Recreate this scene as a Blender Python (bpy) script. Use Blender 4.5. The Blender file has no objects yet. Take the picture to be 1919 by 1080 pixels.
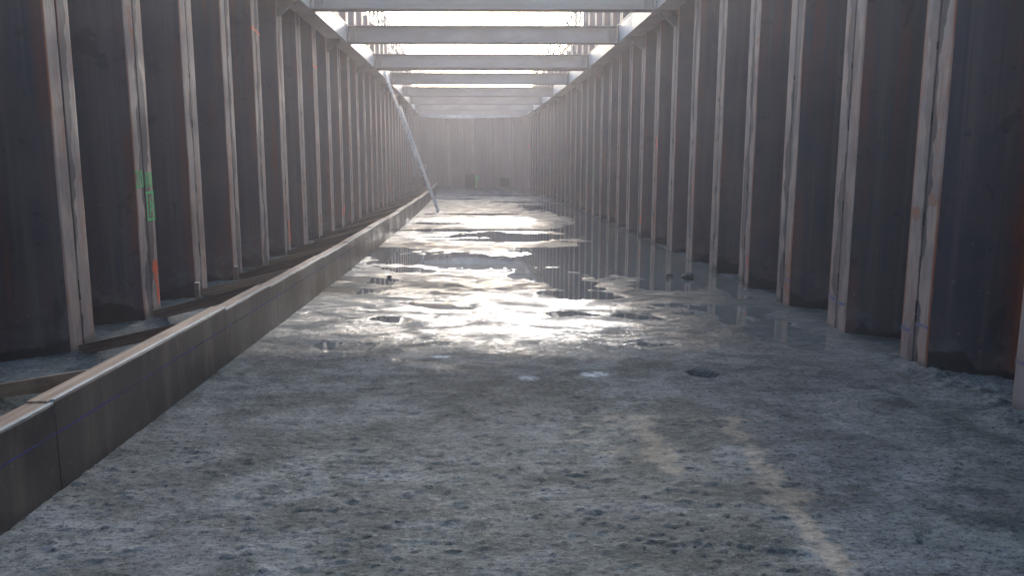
import bpy, bmesh, math, random
import numpy as np
from mathutils import Matrix, Vector

random.seed(7)
R = math.radians
scene = bpy.context.scene
col = scene.collection

# ------------------------------------------------------------------ layout (metres, floor at z = 0)
CAM_H = 1.6
P = 1.4285                    # one double sheet pile
XL, XR = -3.418, 3.442        # room side faces of the inner flanges
YL0, YR0 = 6.896, 6.391       # far edge of flange number 0 on each side
FW = 0.42                     # width of an inner flange (two halves with the seam between)
Y_END = 48.2
WZ = 1.6 + 2.68               # underside of the walers
TOPZ = 1.6 + 4.4              # top of the piles
GZ = 4.9                      # level of the ground outside


def off(Y):
    """the trench bends gently to the left"""
    return -0.0006 * (Y + 12.99) ** 2 if Y > -12.99 else 0.0


def tang(Y):
    return math.atan2(0.0012 * (Y + 12.99), 1.0) if Y > -12.99 else 0.0


def ordinal(n):
    w = ['zeroth', 'first', 'second', 'third', 'fourth', 'fifth', 'sixth', 'seventh', 'eighth', 'ninth', 'tenth', 'eleventh',
         'twelfth', 'thirteenth', 'fourteenth', 'fifteenth', 'sixteenth', 'seventeenth', 'eighteenth', 'nineteenth', 'twentieth']
    if n <= 20:
        return w[n]
    t = {2: 'twenty', 3: 'thirty', 4: 'forty', 5: 'fifty'}[n // 10]
    if n % 10 == 0:
        return t[:-1] + 'ieth'
    return t + '-' + w[n % 10]


# ------------------------------------------------------------------ node helpers
def new_mat(name):
    m = bpy.data.materials.new(name)
    m.use_nodes = True
    nt = m.node_tree
    nt.nodes.clear()
    out = nt.nodes.new('ShaderNodeOutputMaterial')
    b = nt.nodes.new('ShaderNodeBsdfPrincipled')
    nt.links.new(b.outputs[0], out.inputs[0])
    return m, nt, b


class N:
    """small wrapper for node graphs"""
    def __init__(s, nt):
        s.nt = nt

    def node(s, t, **kw):
        n = s.nt.nodes.new(t)
        for k, v in kw.items():
            setattr(n, k, v)
        return n

    def link(s, a, b):
        s.nt.links.new(a, b)

    def setin(s, sock, v):
        if isinstance(v, bpy.types.NodeSocket):
            s.link(v, sock)
        elif v is not None:
            if isinstance(v, (tuple, list)) and len(v) == 3 and sock.type == 'RGBA':
                v = (*v, 1)
            sock.default_value = v

    def coord(s, kind='Object'):
        return s.node('ShaderNodeTexCoord').outputs[kind]

    def uv(s):
        return s.node('ShaderNodeTexCoord').outputs['UV']

    def vmath(s, op, a, b=None):
        n = s.node('ShaderNodeVectorMath', operation=op)
        s.setin(n.inputs[0], a)
        if b is not None:
            s.setin(n.inputs[1], b)
        return n.outputs[0]

    def math(s, op, a, b=None, c=None, clamp=False):
        n = s.node('ShaderNodeMath', operation=op)
        n.use_clamp = clamp
        s.setin(n.inputs[0], a)
        if b is not None:
            s.setin(n.inputs[1], b)
        if c is not None:
            s.setin(n.inputs[2], c)
        return n.outputs[0]

    def noise(s, vec, scale, detail=4, rough=0.55, dist=0.0):
        n = s.node('ShaderNodeTexNoise')
        s.setin(n.inputs['Vector'], vec)
        n.inputs['Scale'].default_value = scale
        n.inputs['Detail'].default_value = detail
        n.inputs['Roughness'].default_value = rough
        n.inputs['Distortion'].default_value = dist
        return n.outputs['Fac']

    def voronoi(s, vec, scale):
        n = s.node('ShaderNodeTexVoronoi')
        s.setin(n.inputs['Vector'], vec)
        n.inputs['Scale'].default_value = scale
        return n.outputs['Distance']

    def ramp(s, v, a, b, lo=0.0, hi=1.0, smooth=True):
        n = s.node('ShaderNodeMapRange')
        n.interpolation_type = 'SMOOTHSTEP' if smooth else 'LINEAR'
        s.setin(n.inputs[0], v)
        n.inputs[1].default_value = a
        n.inputs[2].default_value = b
        n.inputs[3].default_value = lo
        n.inputs[4].default_value = hi
        return n.outputs[0]

    def mix(s, f, a, b, mode='MIX'):
        n = s.node('ShaderNodeMix', data_type='RGBA', blend_type=mode)
        s.setin(n.inputs[0], f)
        s.setin(n.inputs[6], a)
        s.setin(n.inputs[7], b)
        return n.outputs[2]

    def scale(s, vec, v):
        n = s.node('ShaderNodeMapping')
        s.setin(n.inputs[0], vec)
        n.inputs['Scale'].default_value = v
        return n.outputs[0]

    def sep(s, vec):
        n = s.node('ShaderNodeSeparateXYZ')
        s.setin(n.inputs[0], vec)
        return n.outputs

    def comb(s, x, y, z):
        n = s.node('ShaderNodeCombineXYZ')
        s.setin(n.inputs[0], x)
        s.setin(n.inputs[1], y)
        s.setin(n.inputs[2], z)
        return n.outputs[0]

    def bump(s, h, strength, dist, normal=None):
        n = s.node('ShaderNodeBump')
        n.inputs['Strength'].default_value = strength
        n.inputs['Distance'].default_value = dist
        s.setin(n.inputs['Height'], h)
        if normal is not None:
            s.setin(n.inputs['Normal'], normal)
        return n.outputs[0]

    def rnd(s):
        return s.node('ShaderNodeObjectInfo').outputs['Random']

    def attr(s, name):
        return s.node('ShaderNodeAttribute', attribute_name=name).outputs['Fac']


# ------------------------------------------------------------------ materials
def steel_material(strip):
    """sheet pile steel; UV = (metres along the profile from the pile centre, height in metres)"""
    m, nt, b = new_mat('pile_flange_steel' if strip else 'pile_steel')
    g = N(nt)
    uv = g.uv()
    xyz = g.sep(uv)
    u, v = xyz[0], xyz[1]
    r = g.rnd()
    oc = g.node('ShaderNodeSeparateColor')
    g.link(g.node('ShaderNodeObjectInfo').outputs['Color'], oc.inputs[0])
    offv = g.math('MULTIPLY', r, 37.0)
    w = g.vmath('ADD', uv, g.comb(offv, g.math('MULTIPLY', r, 91.0), offv))
    streak = g.noise(g.scale(w, (7, 0.22, 1)), 1.0, 5, 0.6)
    fine_streak = g.noise(g.scale(w, (34, 0.5, 1)), 1.0, 4, 0.65)
    cloud = g.noise(w, 1.5, 5, 0.6)
    grain = g.noise(w, 60, 3, 0.6)
    spots = g.noise(w, 7, 3, 0.55, 0.4)
    base = g.mix(g.ramp(cloud, 0.3, 0.68), (0.036, 0.039, 0.054), (0.082, 0.066, 0.066))
    base = g.mix(g.math('MULTIPLY', oc.outputs[2], 0.5), base, (0.036, 0.039, 0.052))
    base = g.mix(g.ramp(streak, 0.45, 0.75), base, (0.090, 0.080, 0.078))
    base = g.mix(g.ramp(fine_streak, 0.5, 0.78, 0, 0.55), base, (0.03, 0.028, 0.03))
    rust = g.math('MULTIPLY', g.ramp(streak, 0.50, 0.32), g.ramp(g.noise(w, 0.55, 3), 0.42, 0.62))
    # edges next to the flanges rust first (absolute profile position close to 0.5)
    edge = g.ramp(g.math('ABSOLUTE', g.math('SUBTRACT', g.math('ABSOLUTE', u), 0.74)), 0.0, 0.10, 1, 0)
    rust = g.math('MAXIMUM', g.math('MULTIPLY', rust, 0.75), g.math('MULTIPLY', edge, g.ramp(g.noise(w, 0.8, 4), 0.44, 0.62, 0, 0.6)))
    base = g.mix(rust, base, (0.135, 0.046, 0.028))
    heavy = g.math('MULTIPLY', g.math('MULTIPLY', oc.outputs[1], g.ramp(g.math('ADD', u, g.math('MULTIPLY', g.noise(w, 3, 4), 0.3)), -0.20, 0.02)), g.ramp(v, 4.6, 2.2))
    base = g.mix(g.math('MULTIPLY', heavy, 0.9), base, g.mix(g.ramp(fine_streak, 0.4, 0.7), (0.20, 0.052, 0.02), (0.11, 0.034, 0.018)))
    damp = g.ramp(g.noise(g.scale(w, (1.3, 0.9, 1)), 1.3, 5, 0.7, 0.5), 0.60, 0.64)
    base = g.mix(g.math('MULTIPLY', damp, 0.55), base, (0.026, 0.026, 0.030))
    dark_spot = g.ramp(spots, 0.64, 0.70)
    base = g.mix(g.math('MULTIPLY', dark_spot, 0.5), base, (0.02, 0.02, 0.024))
    # pale cement splashes low on the pile
    fleck = g.math('MULTIPLY', g.ramp(g.noise(w, 26, 2, 0.5), 0.70, 0.76), g.ramp(v, 0.0, 2.6, 0.9, 0.1))
    base = g.mix(fleck, base, (0.16, 0.155, 0.15))
    tide = g.ramp(g.math('ADD', v, g.math('MULTIPLY', g.math('SUBTRACT', g.noise(g.scale(w, (2.2, 1.2, 1)), 1.2, 3), 0.5), 0.5)), 0.16, 0.20, 1, 0)
    grime = g.math('MULTIPLY', g.ramp(v, 0.2, 0.75, 1, 0), g.ramp(g.noise(w, 4, 5, 0.65), 0.46, 0.66))
    base = g.mix(g.math('MULTIPLY', grime, 0.55), base, (0.125, 0.122, 0.120))
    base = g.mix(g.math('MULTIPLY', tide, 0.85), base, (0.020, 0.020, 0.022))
    base = g.mix(g.ramp(oc.outputs[2], 1.05, 1.4, 0.0, 0.75), base, g.mix(g.ramp(fine_streak, 0.3, 0.7), (0.125, 0.112, 0.108), (0.21, 0.185, 0.175)))  # far end wall paler: light washing over it put into the base colour
    base = g.mix(1.0, base, (1.22, 1.16, 1.16), 'MULTIPLY')
    rough = g.ramp(cloud, 0.3, 0.7, 0.5, 0.68)
    bumph = g.math('ADD', g.math('MULTIPLY', grain, 0.5), g.math('MULTIPLY', spots, 1.0))
    if strip:
        a = g.math('ABSOLUTE', u)
        # distance from seam: u runs to 0.99 at the seam
        d = g.math('SUBTRACT', 1.018, a)
        side = g.math('SIGN', u)
        wz = g.comb(g.math('ADD', g.math('MULTIPLY', side, 3.3), offv), g.math('MULTIPLY', v, 0.75), offv)
        lim = g.ramp(g.noise(wz, 1.0, 4, 0.6), 0.40, 0.62, 0.005, 0.17, False)
        wob = g.math('MULTIPLY', g.math('SUBTRACT', g.noise(w, 16, 3), 0.5), 0.03)
        light = g.ramp(g.math('ADD', g.math('SUBTRACT', d, lim), wob), -0.004, 0.010)
        light = g.math('MAXIMUM', light, g.ramp(g.rnd(), 0.50, 0.60, 0.12, 0.80))
        pale = g.mix(g.ramp(g.noise(w, 2.5, 4), 0.35, 0.7), (0.40, 0.300, 0.250), (0.27, 0.225, 0.220))
        pale = g.mix(g.ramp(g.noise(g.scale(w, (30, 3, 1)), 1, 4, 0.7), 0.45, 0.75, 0, 0.6), pale, (0.12, 0.10, 0.09))
        rmask = g.math('MULTIPLY', g.ramp(g.noise(g.scale(w, (4, 0.5, 1)), 1.0, 4, 0.65), 0.50, 0.70), g.ramp(g.noise(w, 9, 4, 0.7), 0.35, 0.6))
        rmask = g.math('MULTIPLY', rmask, g.math('MULTIPLY_ADD', oc.outputs[0], 0.9, 0.5), clamp=True)
        pale = g.mix(rmask, pale, (0.34, 0.12, 0.055))
        pale = g.mix(g.math('MULTIPLY', g.ramp(d, 0.19, 0.232), g.ramp(g.noise(g.scale(w, (3, 0.6, 1)), 1.0, 4, 0.6), 0.40, 0.60)), pale, (0.26, 0.085, 0.04))
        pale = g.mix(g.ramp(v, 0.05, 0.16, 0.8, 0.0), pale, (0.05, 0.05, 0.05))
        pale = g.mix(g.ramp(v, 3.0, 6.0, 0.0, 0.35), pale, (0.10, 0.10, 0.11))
        light = g.math('MULTIPLY', light, g.ramp(oc.outputs[2], 1.05, 1.4, 1.0, 0.3))
        pale = g.mix(g.ramp(d, 0.030, 0.014, 0.0, 0.8), pale, (0.035, 0.03, 0.03))
        base = g.mix(light, base, pale)
        rough = g.math('ADD', rough, 0.08)
    b.inputs['Roughness'].default_value = 0.6
    g.setin(b.inputs['Base Color'], base)
    g.setin(b.inputs['Roughness'], rough)
    b.inputs['Specular IOR Level'].default_value = 0.35
    g.setin(b.inputs['Normal'], g.bump(bumph, 0.35, 0.006))
    return m


def simple_mat(name, c1, c2, rough=0.6, scale=4, stretch=(1, 1, 1), bump=0.2, bdist=0.003, metallic=0, coat=0, extra=None, spec=0.5, ncontrast=(0.35, 0.65)):
    m, nt, b = new_mat(name)
    g = N(nt)
    c = g.coord('Object')
    r = g.math('MULTIPLY', g.rnd(), 31.0)
    w = g.vmath('ADD', c, g.comb(r, r, r))
    ws = g.scale(w, stretch)
    f = g.noise(ws, scale, 6, 0.62)
    base = g.mix(g.ramp(f, *ncontrast), c1, c2)
    if extra:
        c3, s3, lo, hi, amt = extra
        base = g.mix(g.math('MULTIPLY', g.ramp(g.noise(ws, s3, 4, 0.6), lo, hi), amt), base, c3)
    g.setin(b.inputs['Base Color'], base)
    g.setin(b.inputs['Roughness'], g.ramp(g.noise(w, scale * 2, 4), 0.3, 0.7, rough - 0.08, rough + 0.08))
    b.inputs['Metallic'].default_value = metallic
    b.inputs['Coat Weight'].default_value = coat
    b.inputs['Specular IOR Level'].default_value = spec
    if bump:
        g.setin(b.inputs['Normal'], g.bump(g.noise(ws, scale * 9, 4, 0.6), bump, bdist))
    return m


M = {}
M['pile'] = steel_material(False)
M['flange'] = steel_material(True)
M['interlock'] = simple_mat('interlock_steel', (0.012, 0.011, 0.012), (0.03, 0.026, 0.024), 0.75, 14, (1, 1, 0.3), 0.5, 0.006)
M['strut'] = simple_mat('strut_steel', (0.22, 0.18, 0.165), (0.31, 0.26, 0.24), 0.55, 0.9, (0.6, 1, 1.4), 0.15, 0.003,
                        extra=((0.25, 0.18, 0.14), 2.6, 0.50, 0.72, 0.6))
M['waler'] = simple_mat('waler_steel', (0.36, 0.35, 0.35), (0.50, 0.475, 0.46), 0.5, 1.6, (1, 1, 1), 0.2, 0.003,
                        extra=((0.22, 0.16, 0.13), 5, 0.56, 0.72, 0.7))
M['bracket'] = simple_mat('bracket_steel', (0.12, 0.115, 0.115), (0.2, 0.19, 0.19), 0.6, 3)
M['galv'] = simple_mat('galvanised_tube', (0.09, 0.088, 0.09), (0.17, 0.165, 0.16), 0.55, 6, metallic=0.2)
M['alu'] = simple_mat('aluminium', (0.66, 0.65, 0.65), (0.78, 0.77, 0.76), 0.38, 5, (1, 1, 0.3), 0.05, 0.001, metallic=0.2)
M['ply_edge'] = simple_mat('pale_plywood_edge', (0.42, 0.40, 0.37), (0.60, 0.58, 0.54), 0.6, 8, (4, 0.6, 4), 0.2, 0.002,
                           extra=((0.25, 0.2, 0.16), 18, 0.58, 0.72, 0.7))
M['black_plastic'] = simple_mat('dark_plastic', (0.02, 0.02, 0.022), (0.035, 0.035, 0.04), 0.5, 5)
M['dark_plate'] = simple_mat('dark_plate', (0.022, 0.023, 0.027), (0.04, 0.04, 0.045), 0.55, 4)
M['hose'] = simple_mat('pale_hose', (0.42, 0.42, 0.42), (0.55, 0.55, 0.55), 0.5, 6)
M['bark'] = simple_mat('bark', (0.05, 0.042, 0.036), (0.10, 0.085, 0.07), 0.85, 6)
M['green_paint'] = simple_mat('green_spray', (0.015, 0.42, 0.10), (0.03, 0.58, 0.16), 0.6, 30, bump=0, extra=((0.10, 0.16, 0.12), 45, 0.52, 0.66, 0.8))
M['orange_paint'] = simple_mat('orange_spray', (0.75, 0.09, 0.03), (0.85, 0.15, 0.06), 0.6, 25, bump=0, extra=((0.32, 0.12, 0.09), 50, 0.56, 0.70, 0.7))
M['red_paint'] = simple_mat('red_spray', (0.55, 0.05, 0.04), (0.70, 0.09, 0.06), 0.6, 25, bump=0)
M['blue_paint'] = simple_mat('blue_chalk', (0.10, 0.11, 0.26), (0.14, 0.14, 0.27), 0.8, 25, bump=0, extra=((0.24, 0.20, 0.20), 20, 0.42, 0.60, 0.9))
M['chalk'] = simple_mat('blue_chalk_line', (0.05, 0.06, 0.27), (0.07, 0.075, 0.18), 0.8, 6, bump=0, extra=((0.045, 0.042, 0.046), 3.0, 0.45, 0.62, 0.9))


def plywood():
    m, nt, b = new_mat('film_faced_plywood')
    g = N(nt)
    c = g.coord('Object')
    r = g.math('MULTIPLY', g.rnd(), 51.0)
    w = g.vmath('ADD', c, g.comb(r, r, r))
    drip = g.noise(g.scale(w, (6, 6, 0.5)), 1.0, 6, 0.65)
    cloud = g.noise(w, 1.6, 5, 0.6)
    base = g.mix(g.ramp(cloud, 0.3, 0.7), (0.042, 0.037, 0.036), (0.085, 0.070, 0.062))
    base = g.mix(g.ramp(drip, 0.5, 0.70, 0, 0.75), base, (0.17, 0.135, 0.105))
    base = g.mix(g.ramp(g.noise(w, 5, 5, 0.7), 0.54, 0.66, 0, 0.5), base, (0.125, 0.10, 0.082))
    base = g.mix(g.ramp(g.noise(w, 40, 3), 0.68, 0.74, 0, 0.6), base, (0.24, 0.23, 0.21))
    scratch = g.ramp(g.noise(g.scale(w, (1, 14, 40)), 1.2, 2, 0.5, 1.5), 0.70, 0.72, 0, 0.45)
    base = g.mix(scratch, base, (0.22, 0.2, 0.19))
    sepc = g.sep(c)
    low = g.ramp(g.math('ADD', sepc[2], g.math('MULTIPLY', g.noise(w, 6, 4), 0.1)), 0.05, 0.13, 1, 0)
    base = g.mix(g.math('MULTIPLY', low, 0.6), base, (0.045, 0.043, 0.043))
    g.setin(b.inputs['Base Color'], base)
    g.setin(b.inputs['Roughness'], g.ramp(cloud, 0.3, 0.7, 0.34, 0.55))
    g.setin(b.inputs['Normal'], g.bump(g.math('ADD', g.noise(w, 24, 4, 0.6), g.math('MULTIPLY', g.noise(w, 2.5, 3), 2.5)), 0.16, 0.006))
    return m


M['ply'] = plywood()
M['clod'] = simple_mat('dark_mortar', (0.035, 0.037, 0.038), (0.085, 0.085, 0.08), 0.8, 20, bump=0.5)


def timber(name, c1, c2, c3):
    m, nt, b = new_mat(name)
    g = N(nt)
    c = g.coord('Object')
    r = g.math('MULTIPLY', g.rnd(), 51.0)
    w = g.vmath('ADD', c, g.comb(r, r, r))
    grain = g.noise(g.scale(w, (1.2, 30, 30)), 1.0, 5, 0.6, 0.3)
    base = g.mix(g.ramp(grain, 0.35, 0.65), c1, c2)
    base = g.mix(g.ramp(g.noise(g.scale(w, (1.5, 4, 4)), 1.5, 4), 0.5, 0.7, 0, 0.65), base, c3)
    g.setin(b.inputs['Base Color'], base)
    b.inputs['Roughness'].default_value = 0.7
    g.setin(b.inputs['Normal'], g.bump(grain, 0.25, 0.002))
    return m


M['timber'] = timber('sawn_timber', (0.30, 0.205, 0.14), (0.46, 0.33, 0.235), (0.18, 0.125, 0.09))
M['timber_dark'] = timber('wet_timber', (0.13, 0.085, 0.062), (0.22, 0.155, 0.115), (0.085, 0.06, 0.048))


def floor_material():
    m, nt, b = new_mat('raw_concrete_floor')
    g = N(nt)
    c = g.coord('Object')
    wet = g.attr('wet')
    sand = g.attr('sand')  # mask of the painted sun patches, not sand
    pale = g.attr('pale')
    big = g.noise(c, 0.8, 5, 0.6)
    mid = g.noise(c, 3.2, 6, 0.68, 0.6)
    fine = g.noise(g.scale(c, (1.0, 1.5, 1)), 30, 6, 0.74, 0.3)
    swirl = g.noise(g.scale(c, (1.0, 2.2, 1)), 2.4, 6, 0.62, 2.2)
    base = g.mix(g.ramp(mid, 0.38, 0.62), (0.066, 0.076, 0.074), (0.185, 0.187, 0.178))
    base = g.mix(g.ramp(big, 0.47, 0.60, 0, 0.6), base, (0.200, 0.192, 0.196))
    base = g.mix(g.ramp(swirl, 0.50, 0.66, 0, 0.6), base, (0.078, 0.088, 0.084))
    smear = g.noise(g.scale(c, (1.0, 2.6, 1)), 1.3, 9, 0.74, 1.3)
    base = g.mix(g.ramp(smear, 0.53, 0.62, 0, 0.65), base, (0.235, 0.23, 0.235))
    base = g.mix(g.ramp(smear, 0.45, 0.38, 0, 0.6), base, (0.060, 0.070, 0.068))
    speck = g.noise(c, 70, 5, 0.8)
    base = g.mix(g.ramp(speck, 0.56, 0.66, 0, 0.6), base, (0.38, 0.375, 0.36))
    base = g.mix(g.ramp(speck, 0.44, 0.36, 0, 0.8), base, (0.025, 0.03, 0.032))
    base = g.mix(g.ramp(fine, 0.55, 0.68, 0, 0.55), base, (0.32, 0.315, 0.30))
    base = g.mix(g.ramp(fine, 0.48, 0.38, 0, 0.9), base, (0.030, 0.034, 0.038))
    # black crumbs and pits
    pit = g.ramp(g.noise(c, 46, 3, 0.6, 0.4), 0.66, 0.72)
    base = g.mix(g.math('MULTIPLY', pit, 0.8), base, (0.018, 0.022, 0.026))
    crack = g.ramp(g.noise(g.scale(c, (2.2, 7, 1)), 3.2, 6, 0.75, 1.2), 0.36, 0.30)
    base = g.mix(g.math('MULTIPLY', crack, 0.7), base, (0.03, 0.035, 0.04))
    sun_patch_mask = g.ramp(g.math('ADD', sand, g.math('MULTIPLY', g.math('SUBTRACT', g.noise(c, 7, 7, 0.75), 0.5), 3.0)), 0.40, 1.0, 0, 0.72)
    base = g.mix(sun_patch_mask, base, g.mix(g.ramp(fine, 0.35, 0.65), (0.28, 0.225, 0.175), (0.44, 0.36, 0.285)))  # warm sun patches painted as tan base colour
    base = g.mix(g.math('MULTIPLY', pale, g.ramp(g.noise(c, 14, 5, 0.7), 0.36, 0.56)), base, (0.5, 0.51, 0.52))
    base = g.mix(g.math('MULTIPLY', wet, 0.35), base, (0.07, 0.08, 0.086))
    damp = g.ramp(g.noise(g.scale(c, (1.0, 1.4, 1)), 0.75, 8, 0.7, 0.8), 0.44, 0.58, 0.76, 1.12)
    base = g.mix(1.0, base, g.comb(g.math('MULTIPLY', damp, 0.99), g.math('MULTIPLY', damp, 1.03), g.math('MULTIPLY', damp, 1.00)), 'MULTIPLY')
    g.setin(b.inputs['Base Color'], base)
    wn = g.ramp(g.noise(g.scale(c, (1, 1.6, 1)), 1.9, 10, 0.8, 0.6), 0.43, 0.58, 0.03, 1.0)
    wn = g.math('MULTIPLY', wn, g.ramp(g.noise(g.scale(c, (1, 1.3, 1)), 17, 5, 0.75), 0.40, 0.50, 0.15, 1.0))
    wetn = g.math('MULTIPLY', wet, wn, clamp=True)
    g.setin(b.inputs['Roughness'], g.math('SUBTRACT', 0.82, g.math('MULTIPLY', wetn, 0.40)))
    g.setin(b.inputs['Coat Weight'], wetn)
    g.setin(b.inputs['Specular IOR Level'], g.math('MULTIPLY_ADD', wetn, 0.35, 0.15))
    g.setin(b.inputs['Coat Roughness'], g.math('ADD', g.ramp(g.noise(c, 1.3, 4, 0.6), 0.3, 0.7, 0.08, 0.2), g.math('MULTIPLY', g.attr('film'), 0.22)))
    b.inputs['Coat IOR'].default_value = 1.4
    h = g.math('ADD', g.math('MULTIPLY', fine, 1.0), g.math('MULTIPLY', g.noise(c, 90, 3, 0.6), 0.4))
    h = g.math('ADD', h, g.math('MULTIPLY', mid, 1.2))
    h = g.math('SUBTRACT', h, g.math('MULTIPLY', pit, 0.5))
    h2 = g.math('ADD', g.math('MULTIPLY', swirl, 0.35), g.math('MULTIPLY', g.noise(c, 9, 7, 0.78), 1.3))
    h2 = g.math('ADD', h2, g.math('MULTIPLY', g.noise(c, 60, 3, 0.7), 0.45))
    dry_n = g.bump(h, 0.45, 0.012)
    wet_n = g.bump(h2, 0.75, 0.013)
    g.setin(b.inputs['Normal'], dry_n)
    g.setin(b.inputs['Coat Normal'], wet_n)
    return m


M['floor'] = floor_material()


def water_material():
    m, nt, b = new_mat('murky_water')
    g = N(nt)
    c = g.coord('Object')
    f = g.noise(g.scale(c, (1, 2, 1)), 1.2, 5, 0.6, 1.5)
    g.setin(b.inputs['Base Color'], g.mix(g.ramp(f, 0.35, 0.7), (0.12, 0.128, 0.118), (0.17, 0.178, 0.165)))
    b.inputs['Roughness'].default_value = 0.025
    b.inputs['IOR'].default_value = 1.36
    g.setin(b.inputs['Normal'], g.bump(g.noise(c, 3.0, 3, 0.5), 0.06, 0.004))
    return m


M['water'] = water_material()


def ground_material():
    m, nt, b = new_mat('site_ground')
    g = N(nt)
    c = g.coord('Object')
    f = g.noise(c, 0.25, 6, 0.65)
    base = g.mix(g.ramp(f, 0.35, 0.65), (0.16, 0.135, 0.105), (0.26, 0.235, 0.20))
    base = g.mix(g.ramp(g.noise(c, 0.06, 4), 0.5, 0.62), base, (0.075, 0.09, 0.04))
    g.setin(b.inputs['Base Color'], base)
    b.inputs['Roughness'].default_value = 0.9
    g.setin(b.inputs['Normal'], g.bump(g.noise(c, 4, 6, 0.7), 0.6, 0.05))
    return m


M['ground'] = ground_material()


# ------------------------------------------------------------------ object helpers
def link(o, parent=None):
    col.objects.link(o)
    if parent is not None:
        o.parent = parent
    return o


def tag(o, label=None, cat=None, group=None, kind=None):
    if label:
        o['label'] = label
    if cat:
        o['category'] = cat
    if group:
        o['group'] = group
    if kind:
        o['kind'] = kind
    return o


def obj(name, bm, mats, parent=None, loc=(0, 0, 0), rotz=0.0, smooth=False):
    me = bpy.data.meshes.new(name)
    bm.normal_update()
    bm.to_mesh(me)
    bm.free()
    for m in (mats if isinstance(mats, (list, tuple)) else [mats]):
        me.materials.append(m)
    if smooth:
        for p in me.polygons:
            p.use_smooth = True
    o = bpy.data.objects.new(name, me)
    o.location = loc
    o.rotation_euler = (0, 0, rotz)
    return link(o, parent)


def empty(name, loc, rotz=0.0):
    o = bpy.data.objects.new(name, None)
    o.location = loc
    o.rotation_euler = (0, 0, rotz)
    return link(o)


def add_box(bm, c, s, rot=None, bevel=0.0, mat=0):
    ret = bmesh.ops.create_cube(bm, size=1.0)
    vs = ret['verts']
    for v in vs:
        v.co = Vector((v.co.x * s[0], v.co.y * s[1], v.co.z * s[2]))
    if bevel:
        es = list({e for v in vs for e in v.link_edges})
        r2 = bmesh.ops.bevel(bm, geom=es, offset=bevel, segments=1, affect='EDGES')
        vs = list({v for f in r2['faces'] for v in f.verts} | {v for v in vs if v.is_valid})
    mt = Matrix.Translation(Vector(c))
    if rot is not None:
        mt = mt @ rot.to_4x4()
    for v in vs:
        v.co = mt @ v.co
    if mat:
        for f in {f for v in vs for f in v.link_faces}:
            f.material_index = mat
    return vs


def add_beam(bm, a, b_, w, h, up=Vector((0, 0, 1)), bevel=0.0):
    """box running from a to b, w wide and h tall; a and b lie on its axis"""
    a = Vector(a)
    b_ = Vector(b_)
    d = (b_ - a)
    L = d.length
    x = d.normalized()
    y = up.cross(x).normalized()
    z = x.cross(y)
    rot = Matrix((x, y, z)).transposed()
    return add_box(bm, (a + b_) / 2, (L, w, h), rot, bevel)


def add_tube(bm, a, b_, r, seg=10, r2=None):
    a = Vector(a)
    b_ = Vector(b_)
    x = (b_ - a).normalized()
    t = Vector((0, 0, 1)) if abs(x.z) < 0.9 else Vector((1, 0, 0))
    y = t.cross(x).normalized()
    z = x.cross(y)
    r2 = r if r2 is None else r2
    A = [bm.verts.new(a + y * r * math.cos(k * 2 * math.pi / seg) + z * r * math.sin(k * 2 * math.pi / seg)) for k in range(seg)]
    B = [bm.verts.new(b_ + y * r2 * math.cos(k * 2 * math.pi / seg) + z * r2 * math.sin(k * 2 * math.pi / seg)) for k in range(seg)]
    for k in range(seg):
        bm.faces.new((A[k], A[(k + 1) % seg], B[(k + 1) % seg], B[k]))
    bm.faces.new(A[::-1])
    bm.faces.new(B)


# ------------------------------------------------------------------ sheet piles
# profile of one double pile in its own frame: x along the wall, y towards the soil (0 = room side face of the inner flange)
def pile_profile():
    h = P / 2
    pts = [(-h + 0.010, 0.030), (-h + 0.010, 0.006), (-h + 0.015, 0.0), (-h + 0.185, 0.0), (-h + 0.205, 0.006), (-h + 0.219, 0.022),
           (-h + 0.512, 0.420), (-h + 0.530, 0.440), (-h + 0.556, 0.448)]
    rp = [(-x, y) for x, y in reversed(pts)]
    return pts + rp


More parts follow.
